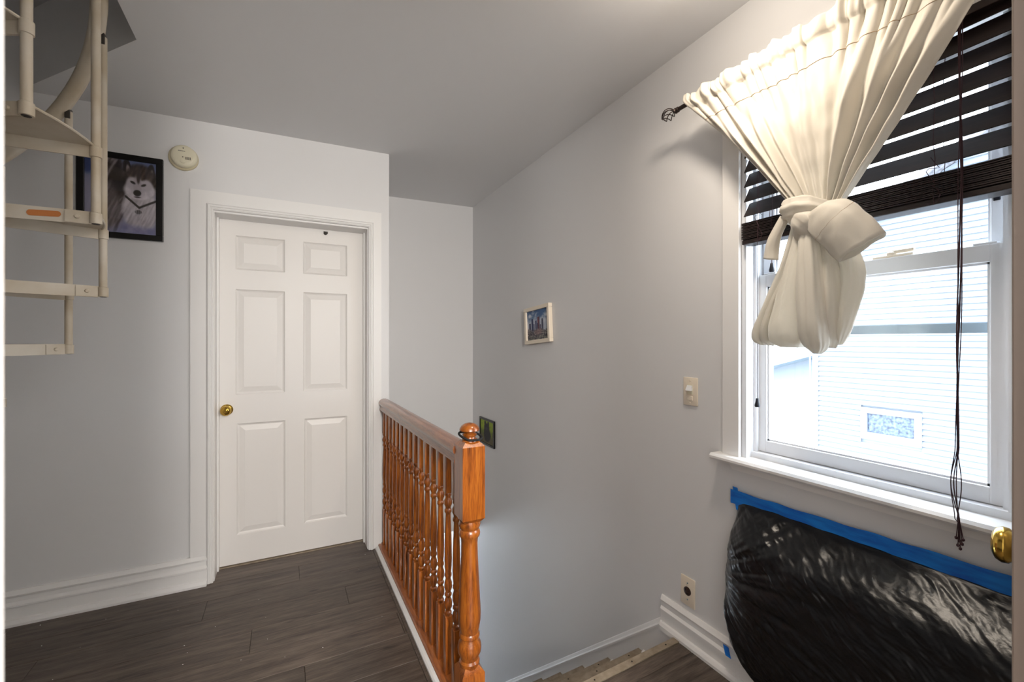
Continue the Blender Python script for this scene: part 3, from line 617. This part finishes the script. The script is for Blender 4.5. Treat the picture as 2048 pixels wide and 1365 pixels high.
# ------------------------------------------------------------------ curtain rod and curtain
RXX, RZ = 1.405, 2.283
cr_ = thing('curtain_rod', 'dark bronze curtain rod with twisted wire cage finial', 'curtain rod', (RXX, 1.0, RZ))
obj('rod', MB().lathe([(.0085, 0), (.0085, 1.02)], (RXX, .25, RZ), (0, 1, 0), 16), M['bronze'], cr_, True)
obj('finial_neck', MB().lathe([(.0085, 0), (.011, .003), (.011, .008), (.0085, .011), (.012, .015), (.009, .022), (.006, .026)], (RXX, 1.265, RZ), (0, 1, 0), 16), M['bronze'], cr_, True)
for k in range(6):
    p = []
    for i in range(15):
        t = i / 14; a = 2 * math.pi * k / 6 + t * 2.4; r = .003 + .021 * math.sin(math.pi * t) ** .8; p.append((RXX + r * math.cos(a), 1.288 + .062 * t, RZ + r * math.sin(a)))
    obj('cage_wire', MB().tube(p, .0019, 6), M['bronze'], cr_, 'all')
obj('finial_tip', MB().lathe([(.004, 0), (.005, .003), (.003, .007), (.0, .008)], (RXX, 1.348, RZ), (0, 1, 0), 10), M['bronze'], cr_, True)
obj('bracket', MB().tube([(XW, 1.10, RZ - .012), (XW - .06, 1.10, RZ - .016), (RXX + .004, 1.10, RZ - .012)], .005, 8).lathe([(.02, 0), (.018, .004)], (XW, 1.10, RZ - .012), (-1, 0, 0), 16), M['bronze'], cr_, True)
obj('bracket', MB().tube([(XW, .33, RZ - .012), (XW - .06, .33, RZ - .016), (RXX + .004, .33, RZ - .012)], .005, 8).lathe([(.02, 0), (.018, .004)], (XW, .33, RZ - .012), (-1, 0, 0), 16), M['bronze'], cr_, True)

cu = thing('knotted_curtain', 'ivory rod-pocket curtain tied into a big knot in front of the window', 'curtain', (1.39, .74, 1.31))
ridges = [(.030, .020, .020), (.085, .024, .030), (.150, .026, .034), (.225, .028, .034), (.300, .020, .018), (.40, .03, .016), (.475, .028, .012), (.56, .035, .018), (.675, .035, .040), (.775, .034, .042), (.865, .028, .036), (.95, .030, .030)]
def csurf(s, h):                                           # s across 0..1, h height below rod (negative = header)
    t = max(0., h) / .535
    yt = 1.222 - s * .905; yb = .808 - s * .135
    tt = min(1, t); e = tt ** (1.0 + .22 * (1 - abs(2 * s - 1)) )
    yy = yt + (yb - yt) * e
    z = RZ - h - .012 * math.sin(math.pi * tt) * (s - .5) * 2
    x = RXX - .002 + .012 * tt
    # fine gathers near the rod
    ph = s * 2 * math.pi * 21 + 2.2 * math.sin(s * 17) + 1.3 * math.sin(s * 41); ga = 1 - sm(.06, .42, t)
    gx = .0075 * math.sin(ph) * ga + .004 * math.sin(2.3 * ph + 1) * ga * (1 - sm(0, .15, t))
    gx = max(gx, -.003) if abs(h) < .03 else gx
    if abs(h) < .034: x -= .0155 * math.sqrt(max(0, 1 - (h / .034) ** 2))
    else: x -= .002
    f = 0.
    for c, w, a in ridges:
        cc = c + .012 * math.sin(5 * tt + c * 30); f += a * math.exp(-((s - cc) / w) ** 2)
    env = sm(.05, .5, t) * (1 - .35 * sm(.8, 1, t))
    if s < .05: x += .016 * (1 - s / .05) * env
    x -= f * env + gx + .010 * noise.noise(Vector((s * 6, t * 3, 1.3))) * sm(.05, .3, t) + .004 * noise.noise(Vector((s * 22, t * 9, 4.3))) * sm(.05, .3, t)
    z += .006 * math.sin(ph * .5 + 1) * (1 - sm(-.02, .05, h)) + .004 * noise.noise(Vector((s * 30, 0, 0)))
    yy += .004 * math.cos(ph) * ga
    return (x, yy, z)
dr = obj('drape', MB().grid(lambda u, v: csurf(u, -.024 + v * .575), 340, 110), M['cloth'], cu, 'all', solid=.0016, fixn=False)
pk = []
for k in range(341):
    x, y, z = csurf(k / 340, .107 + .006 * noise.noise(Vector((k * .05, 2, 2)))); pk.append((x - .0016, y, z))
obj('seam', MB().tube(pk, .0009, 4), M['thread'], dr)
def loft(mb, rings, n=40, close0=False, close1=False):     # rings: (centre, u axis, v axis, ru, rv, pleat amp, pleat count, phase)
    o = len(mb.v); vs = []
    for c, u, v, ru, rv, pa, pn, ph in rings:
        c, u, v = Vector(c), Vector(u).normalized(), Vector(v).normalized()
        for k in range(n):
            a = 2 * math.pi * k / n; m_ = 1 + pa * math.sin(pn * a + ph) + pa * .5 * math.sin(2.3 * pn * a + 2 * ph)
            vs.append(c + u * ru * math.cos(a) * m_ + v * rv * math.sin(a) * m_)
    fs = [(i * n + k, i * n + (k + 1) % n, (i + 1) * n + (k + 1) % n, (i + 1) * n + k) for i in range(len(rings) - 1) for k in range(n)]
    if close0: fs.append(tuple(range(n))[::-1])
    if close1: fs.append(tuple(range((len(rings) - 1) * n, len(rings) * n)))
    return mb.add(vs, fs)
def spl(P, m):                                             # catmull-rom resample of tuples
    out = []
    for i in range(m + 1):
        t = i / m * (len(P) - 1); k = min(int(t), len(P) - 2); f = t - k
        p0, p1, p2, p3 = P[max(k - 1, 0)], P[k], P[k + 1], P[min(k + 2, len(P) - 1)]
        out.append(tuple(.5 * ((2 * b) + (c - a) * f + (2 * a - 5 * b + 4 * c - d) * f * f + (3 * b - a - 3 * c + d) * f ** 3) for a, b, c, d in zip(p0, p1, p2, p3)))
    return out
def crumple(mb, a, f):
    mb.xf(lambda x, y, z: Vector((x, y, z)) + a * noise.noise_vector(Vector((x * f, y * f, z * f * .6))))
# hanging bag of cloth below the knot: four soft lobes (y, z, x, ry, rx)
bag = MB()
lobes = [[(.790, 1.715, 1.392, .018, .016), (.820, 1.60, 1.394, .022, .026), (.872, 1.47, 1.395, .028, .034), (.905, 1.385, 1.395, .034, .038), (.908, 1.352, 1.395, .028, .032), (.902, 1.338, 1.395, .012, .016)],
         [(.782, 1.70, 1.380, .012, .016), (.802, 1.58, 1.376, .018, .024), (.846, 1.46, 1.374, .024, .032), (.872, 1.39, 1.374, .028, .036), (.874, 1.352, 1.376, .024, .030), (.87, 1.336, 1.38, .010, .016)],
         [(.765, 1.70, 1.372, .018, .016), (.782, 1.58, 1.366, .030, .030), (.794, 1.46, 1.362, .046, .044), (.802, 1.385, 1.362, .058, .050), (.802, 1.350, 1.364, .054, .044), (.80, 1.331, 1.37, .028, .026)],
         [(.742, 1.70, 1.350, .018, .016), (.733, 1.58, 1.336, .028, .030), (.722, 1.45, 1.330, .034, .040), (.718, 1.37, 1.332, .034, .040), (.716, 1.333, 1.340, .027, .030), (.716, 1.314, 1.347, .010, .012)],
         [(.716, 1.69, 1.378, .016, .016), (.698, 1.60, 1.372, .020, .028), (.690, 1.51, 1.370, .022, .034), (.690, 1.42, 1.370, .022, .034), (.692, 1.36, 1.372, .018, .028), (.696, 1.330, 1.374, .010, .014)],
         [(.704, 1.69, 1.392, .018, .016), (.668, 1.60, 1.394, .030, .028), (.654, 1.53, 1.394, .032, .032), (.664, 1.43, 1.392, .026, .032), (.676, 1.37, 1.390, .020, .028), (.684, 1.340, 1.390, .010, .012)]]
for j, Lb in enumerate(lobes):
    rg = []
    for i, (yy, zz, xx, ry, rx) in enumerate(spl(Lb, 26)):
        rg.append(((xx, yy, zz), (0, 1, 0), (1, 0, 0), max(ry, .003), max(rx, .003), .075 + .02 * math.sin(i * .3), 4 + j % 2, j * 2.1 + i * .02))
    loft(bag, rg, 56, True, True)
bag.xf(lambda x, y, z: (x + .004 * noise.noise(Vector((x * 30, y * 30, z * 8))), y + .004 * noise.noise(Vector((x * 20 + 9, y * 30, z * 7))), z + .003 * noise.noise(Vector((y * 25, z * 10, 5)))))
crumple(bag, .0018, 55)
obj('gathered_end', bag, M['cloth'], cu, 'all')
# wrap band, knot heart
wp = MB(); rg = []
for i in range(41):
    a = R(-30 + 300 * i / 40); c = (1.378 - .036 * math.sin(a), .757 + .058 * math.cos(a), 1.728 + .020 * math.cos(a - R(40)))
    rad = Vector((-math.sin(a), math.cos(a), 0)); rg.append((c, rad, (0, .15, 1), .020, .034, .15, 7, i * .05))
loft(wp, rg, 30)
crumple(wp, .004, 26); crumple(wp, .002, 70)
obj('knot_band', wp, M['cloth'], cu, 'all')
kh = MB(); rg = []
for i in range(25):
    t = i / 24; a = math.pi * t; c = Vector((1.335, .775, 1.715)) + Vector((.012, -.062, -.062)) * t
    rg.append((c, (-.2, -.66, .72), (1, .1, .1), .006 + .036 * math.sin(a) ** .6, .006 + .026 * math.sin(a) ** .6, .07, 6, 1 + t * .8))
loft(kh, rg, 40, True, True)
crumple(kh, .004, 28); crumple(kh, .0022, 65)
obj('knot_heart', kh, M['cloth'], cu, 'all')
# open folded flap towards the right, with hem
fp = MB(); rg = []
for i in range(29):
    t = i / 28; c = Vector((1.345, .752, 1.706)) + Vector((-.034, -.160, -.118)) * t + Vector((-.022, -.006, .036)) * math.sin(math.pi * t)
    wd = .020 + .038 * sm(0, .55, t) ; rg.append((c, (-.15, -.62 - .15 * t, .78 - .40 * t), (1, -.1, .25), wd, .010 + .030 * t, .05 * (1 - .6 * t), 4, .6))
loft(fp, rg, 44)
crumple(fp, .0045, 24); crumple(fp, .002, 60)
fo = obj('knot_flap', fp, M['cloth'], cu, 'all', solid=.0016)
nn = 44; r0 = 17 * nn
obj('hem', MB().tube([Vector(v) + (Vector(v) - (Vector(1 / nn * sum((Vector(fp.v[r0 + k]) for k in range(nn)), Vector())))) * .012 for v in fp.v[r0:r0 + nn]], .0008, 4, True), M['thread'], fo)
# small flap hanging on the left
fp = MB(); rg = []
for i in range(21):
    t = i / 20; c = Vector((1.372, .822, 1.735)) + Vector((-.004, .044, -.125)) * t + Vector((0, .012, 0)) * math.sin(math.pi * t)
    rg.append((c, (0.1, 1, .30), (1, 0, .1), .016 + .008 * t, .010 + .008 * t, .06, 3, .3))
loft(fp, rg, 32); crumple(fp, .003, 30)
obj('knot_flap', fp, M['cloth'], cu, 'all', solid=.0016)

# ------------------------------------------------------------------ taped black plastic cover and blue tape
def yleft(z):                                              # left outline of the cover on the wall
    P = [(-.02, .86), (.05, .925), (.115, .99), (.17, 1.075), (.24, 1.115), (.35, 1.128), (.48, 1.132), (.60, 1.120), (.70, 1.108), (.76, 1.105)]
    for (z0, y0), (z1, y1) in zip(P, P[1:]):
        if z <= z1: return y0 + (y1 - y0) * (z - z0) / (z1 - z0)
    return P[-1][1]
def bagsurf(u, v):
    z = .745 - v * .70; yl = yleft(z); y = yl + (.345 - yl) * u
    dl = (yl - y); dt = .745 - z
    b = (1 - math.exp(-dl / .055)) * sm(0, .16, dt + .03) * (1 - .75 * sm(.48, .70, dt) )
    bulge = .118 * b + .03 * b * math.sin(min(1, dt / .6) * math.pi)
    # creases fanning out from the pinch on the left edge, plus crumple
    py, pz = 1.14, .475; an = math.atan2(z - pz, py - y + .03); rr = math.hypot(z - pz, py - y)
    fan = (noise.noise(Vector((an * 7, rr * 2.2, 0))) * .9 + noise.noise(Vector((an * 17, rr * 4, 3))) * .55) * sm(.0, .12, rr)
    cr = noise.fractal(Vector((y * 9 + z * 6, z * 16 - y * 6, 2)), 1., 2.1, 5)
    al, ac = -.85 * y - .5 * z, -.5 * y + .85 * z; ac += .02 * noise.noise(Vector((y * 7, z * 7, 2)))
    rid = 1 - abs(noise.noise(Vector((al * 5, ac * 20, 7)))) * 2
    ridf = 1 - abs(noise.noise(Vector((al * 13, ac * 50, 9)))) * 2
    ridg = 1 - abs(noise.noise(Vector((al * 28, ac * 95, 5)))) * 2
    edge = sm(0, .03, dl) * sm(0, .02, dt)
    x = XW - .006 - bulge - edge * (.008 * fan + .0025 * cr + .0040 * rid * rid + .0024 * ridf + .0014 * ridg + .004 + .016 * math.exp(-(((y - 1.105) * .905 - (z - .42) * .425 + .02 * math.sin(z * 9)) / .016) ** 2) * sm(.44, .36, z) * sm(.0, .06, z))
    if z < .2: x = min(x, XW - .044)
    return (x, y + .010 * noise.noise(Vector((z * 14, 1, 1))) * (1 - sm(0, .08, dl)), z)
pc = obj('plastic_cover', MB().grid(bagsurf, 330, 230), M['plastic'], None, 'all', solid=.0008, fixn=False)
tag(pc, 'crinkled black plastic sheet taped over a bulky unit below the window', 'plastic sheet')
# the covered radiator-like unit carries the sheet
def tape(name, label, pts, half, axis='z', lift=.0012):
    mb = MB(); n = len(pts); A = []; B = []
    for i, (y, z, off) in enumerate(pts):
        if axis == 'z': A.append((y, z + half, off)); B.append((y, z - half, off))
        else: A.append((y + half, z, off)); B.append((y - half, z, off))
    for off in (0, .0009):
        pass
    vs = [(XW - o - lift, y, z) for y, z, o in A] + [(XW - o - lift, y, z) for y, z, o in B] + [(XW - o - lift - .0008, y, z) for y, z, o in A] + [(XW - o - lift - .0008, y, z) for y, z, o in B]
    fs = []
    for i in range(n - 1):
        fs += [(i, i + 1, n + i + 1, n + i), (2 * n + i, 3 * n + i, 3 * n + i + 1, 2 * n + i + 1), (i, 2 * n + i, 2 * n + i + 1, i + 1), (n + i, n + i + 1, 3 * n + i + 1, 3 * n + i)]
    fs += [(0, n, 3 * n, 2 * n), (n - 1, 3 * n - 1, 4 * n - 1, 2 * n - 1)]
    return tag(obj(name, mb.add(vs, fs), M['tape']), label, 'tape')
def offp(y, z): return 0.0
tape('painters_tape', 'long blue painter\'s tape strip along the top of the black plastic sheet', [(1.125 - k * .0204, .752 + .0135 * sm(0, 40, k) + (.0015 * math.sin(k * .9)), .0155 + .001 * math.sin(k * 1.3)) for k in range(39)], .0265)
tape('painters_tape', 'short upright blue painter\'s tape piece at the corner of the black plastic sheet', [(1.108 - .002 * k, .790 - .0105 * k, .0128 + .0002 * k) for k in range(9)], .010, 'y')
tape('painters_tape', 'small blue painter\'s tape scrap on the baseboard under the black plastic sheet', [(1.140 - .006 * k, .165 - .010 * k, .024 + .003 * k) for k in range(4)], .012, 'y')

# ------------------------------------------------------------------ open door beside the camera (edge and knob show)
od = thing('open_door', 'door standing open at the edge of the doorway with brass knob', 'door', (.864, .2175, 0.008))
od.rotation_euler = (0, 0, R(10.4))
obj('slab', MB().box((0, -.034, 0), (.56, .0, 2.03), .002), M['taupe'], od, local=True)
obj('knob', MB().lathe([(.036, 0), (.036, .004), (.016, .009), (.014, .018), (.026, .026), (.036, .036), (.037, .046), (.032, .055), (.020, .061), (.0, .063)], (.500, .0, .912), (0, 1, 0), 28), M['brass'], od, True, local=True)

# ------------------------------------------------------------------ lamps
lx, ly, lz = LAMP_POS
cl_ = thing('ceiling_light', 'small flush dome ceiling light near the curtain', 'light', LAMP_POS)
obj('canopy', MB().lathe([(.0, cz(lx, ly) - .001), (.065, cz(lx, ly) - .001), (.060, cz(lx, ly) - .016), (.025, cz(lx, ly) - .026), (.022, lz + .055), (.0, lz + .054)], (lx, ly, 0), n=28), M['vinyl'], cl_, True)
ld = bpy.data.lights.new('bulb', 'POINT'); ld.shadow_soft_size = .045; ld.energy = LAMP_W * .46; ld.color = (1, .87, .72)
lo_ = bpy.data.objects.new('bulb', ld); C.objects.link(lo_); lo_.parent = cl_
ld = bpy.data.lights.new('lamp_face', 'AREA'); ld.shape = 'DISK'; ld.size = .13; ld.energy = LAMP_W * .56; ld.color = (1, .87, .72)
lo_ = bpy.data.objects.new('lamp_face', ld); C.objects.link(lo_); lo_.parent = cl_; lo_.location = (0, 0, -.048)
pl = thing('fill_lamp', 'unseen fill lamp added in the room behind the doorway, with pendant cord and cap', 'lamp', (.20, -1.6, 2.0))  # invented fill light behind the camera, brightens the hall through the doorway
obj('cord', MB().lathe([(.004, 2.16), (.004, cz(.2, -1.6) - .002)], (.20, -1.6, 0), n=8), M['black'], pl)
obj('canopy', MB().lathe([(.05, cz(.2, -1.6) - .03), (.05, cz(.2, -1.6) - .001)], (.20, -1.6, 0), n=20), M['vinyl'], pl)
obj('globe_cap', MB().lathe([(.02, 2.17), (.055, 2.15), (.06, 2.135)], (.20, -1.6, 0), n=20), M['vinyl'], pl, True)
ld = bpy.data.lights.new('fill_bulb', 'POINT'); ld.shadow_soft_size = .14; ld.energy = FILL_W; ld.color = (1, .95, .88)  # the added fill light itself, a soft sphere out of view
lo_ = bpy.data.objects.new('fill_bulb', ld); C.objects.link(lo_); lo_.parent = pl

# ------------------------------------------------------------------ outside
gd = struct('ground', MB().box((XW + .15, -14, -3.1), (22, 16, -3.0)), M['paving']); gd.name = 'floor_outside'
NX = 8.5; YC, YP, ZE, ZP = 4.585, 1.45, 2.74, 4.66
nh = thing('neighbour_house', 'pale clapboard house with small low window seen through the window', 'house', (NX, 0, -3.0))
wl = [(YC, -3.0), (YC, ZE), (YP, ZP), (-1.7, ZE), (-1.7, -3.0)]
obj('wall', MB().prism([(NX + .02, y, z) for y, z in wl], [(NX + 6, y, z) for y, z in wl]), M['siding'], nh)
EXP = .088; z = -1.2
wxa, wxb, wza, wzb = 3.14, 3.75, -.14, .17
def board(y0, y1, z, y0t=None, y1t=None):
    y0t = y0 if y0t is None else y0t; y1t = y1 if y1t is None else y1t
    A = [(NX + .02, y0, z), (NX - .03, y0, z), (NX + .006, y0t, z + EXP), (NX + .02, y0t, z + EXP)]; B = [(NX + .02, y1, z), (NX - .03, y1, z), (NX + .006, y1t, z + EXP), (NX + .02, y1t, z + EXP)]
    obj('clapboard', MB().prism(A, B), M['siding'], nh)
def lim(z): return (YC, -1.7) if z <= ZE else (YC - (z - ZE) / (ZP - ZE) * (YC - YP), -1.7 + (z - ZE) / (ZP - ZE) * (YP + 1.7))
while z < ZP - .1:
    a, b = lim(z); at, bt = lim(z + EXP)
    if wza - .12 < z + EXP and z < wzb + .10: board(a - .08, wxb + .09, z); board(wxa - .09, b, z)
    else: board(a - (.08 if z < ZE else 0), b, z, at - (.08 if z < ZE else 0), bt)
    z += EXP
obj('corner_board', MB().box((NX - .022, YC - .09, -3), (NX + .02, YC + .01, ZE)), M['siding'], nh)
nwn = obj('window', MB().box((NX - .03, wxa - .09, wza - .12), (NX + .02, wxa, wzb + .09)).box((NX - .03, wxb, wza - .12), (NX + .02, wxb + .09, wzb + .09)).box((NX - .03, wxa, wzb), (NX + .02, wxb, wzb + .09)).box((NX - .03, wxa, wza - .12), (NX + .02, wxb, wza)), M['siding'], nh)
obj('pane', MB().box((NX + .0, wxa, wza), (NX + .012, wxb, wzb)), M['shade'], nwn)
for s_, ya, yb in ((1, YC + .25, YP), (-1, -1.95, YP)):
    za = ZE - .15
    obj('roof_slope', MB().prism([(NX - .25, ya, za), (NX - .25, yb, ZP + .02), (NX - .25, yb, ZP + .16), (NX - .25, ya, za + .12)], [(NX + 6, ya, za), (NX + 6, yb, ZP + .02), (NX + 6, yb, ZP + .16), (NX + 6, ya, za + .12)]), M['roof'], nh)
wg = thing('neighbour_shed', 'low pale outbuilding with sloping grey eave left of the clapboard house', 'shed', (10.5, 6.5, -3))
obj('wall', MB().box((10.2, 4.7, -3), (12, 9, .95)), M['siding'], wg)
obj('eave', MB().prism([(9.7, 4.75, 1.30), (9.7, 4.75, 1.20), (9.7, 9, -.1), (9.7, 9, .0)], [(12, 4.75, 1.30), (12, 4.75, 1.20), (12, 9, -.1), (12, 9, .0)]), M['storm'], wg)
tag(obj('downspout', MB().tube([(NX - .04, YC + .03, ZE - .1), (NX - .045, YC + .035, 1.), (NX - .04, YC + .03, -2.9)], .012, 8), M['storm']), 'thin grey downspout on the corner of the clapboard house', 'downspout')

# ------------------------------------------------------------------ small marks: ceiling screw pops, crumbs on the floor
ceil_o = bpy.data.objects['ceiling']
for x, y in ((.318, 2.484), (.600, 2.618)):
    obj('screw_pop', MB().lathe([(.007, 0), (.006, .0015), (.0, .002)], (x, y, cz(x, y) + .0002), (0, 0, -1), 12), M['ceil'], ceil_o, True)
cm = MB(); rr = random.Random(11)
for k in range(34):
    x, y = rr.uniform(-1.1, .45), rr.uniform(1.75, 2.9); r = rr.uniform(.001, .0026)
    cm.lathe([(r * .6, .0), (r, r * .5), (r * .4, r)], (x, y, .0002), n=5)
co = tag(obj('floor_crumbs', cm, M['trim']), 'tiny white crumbs scattered over the dark plank floor', 'crumbs'); co['kind'] = 'stuff'
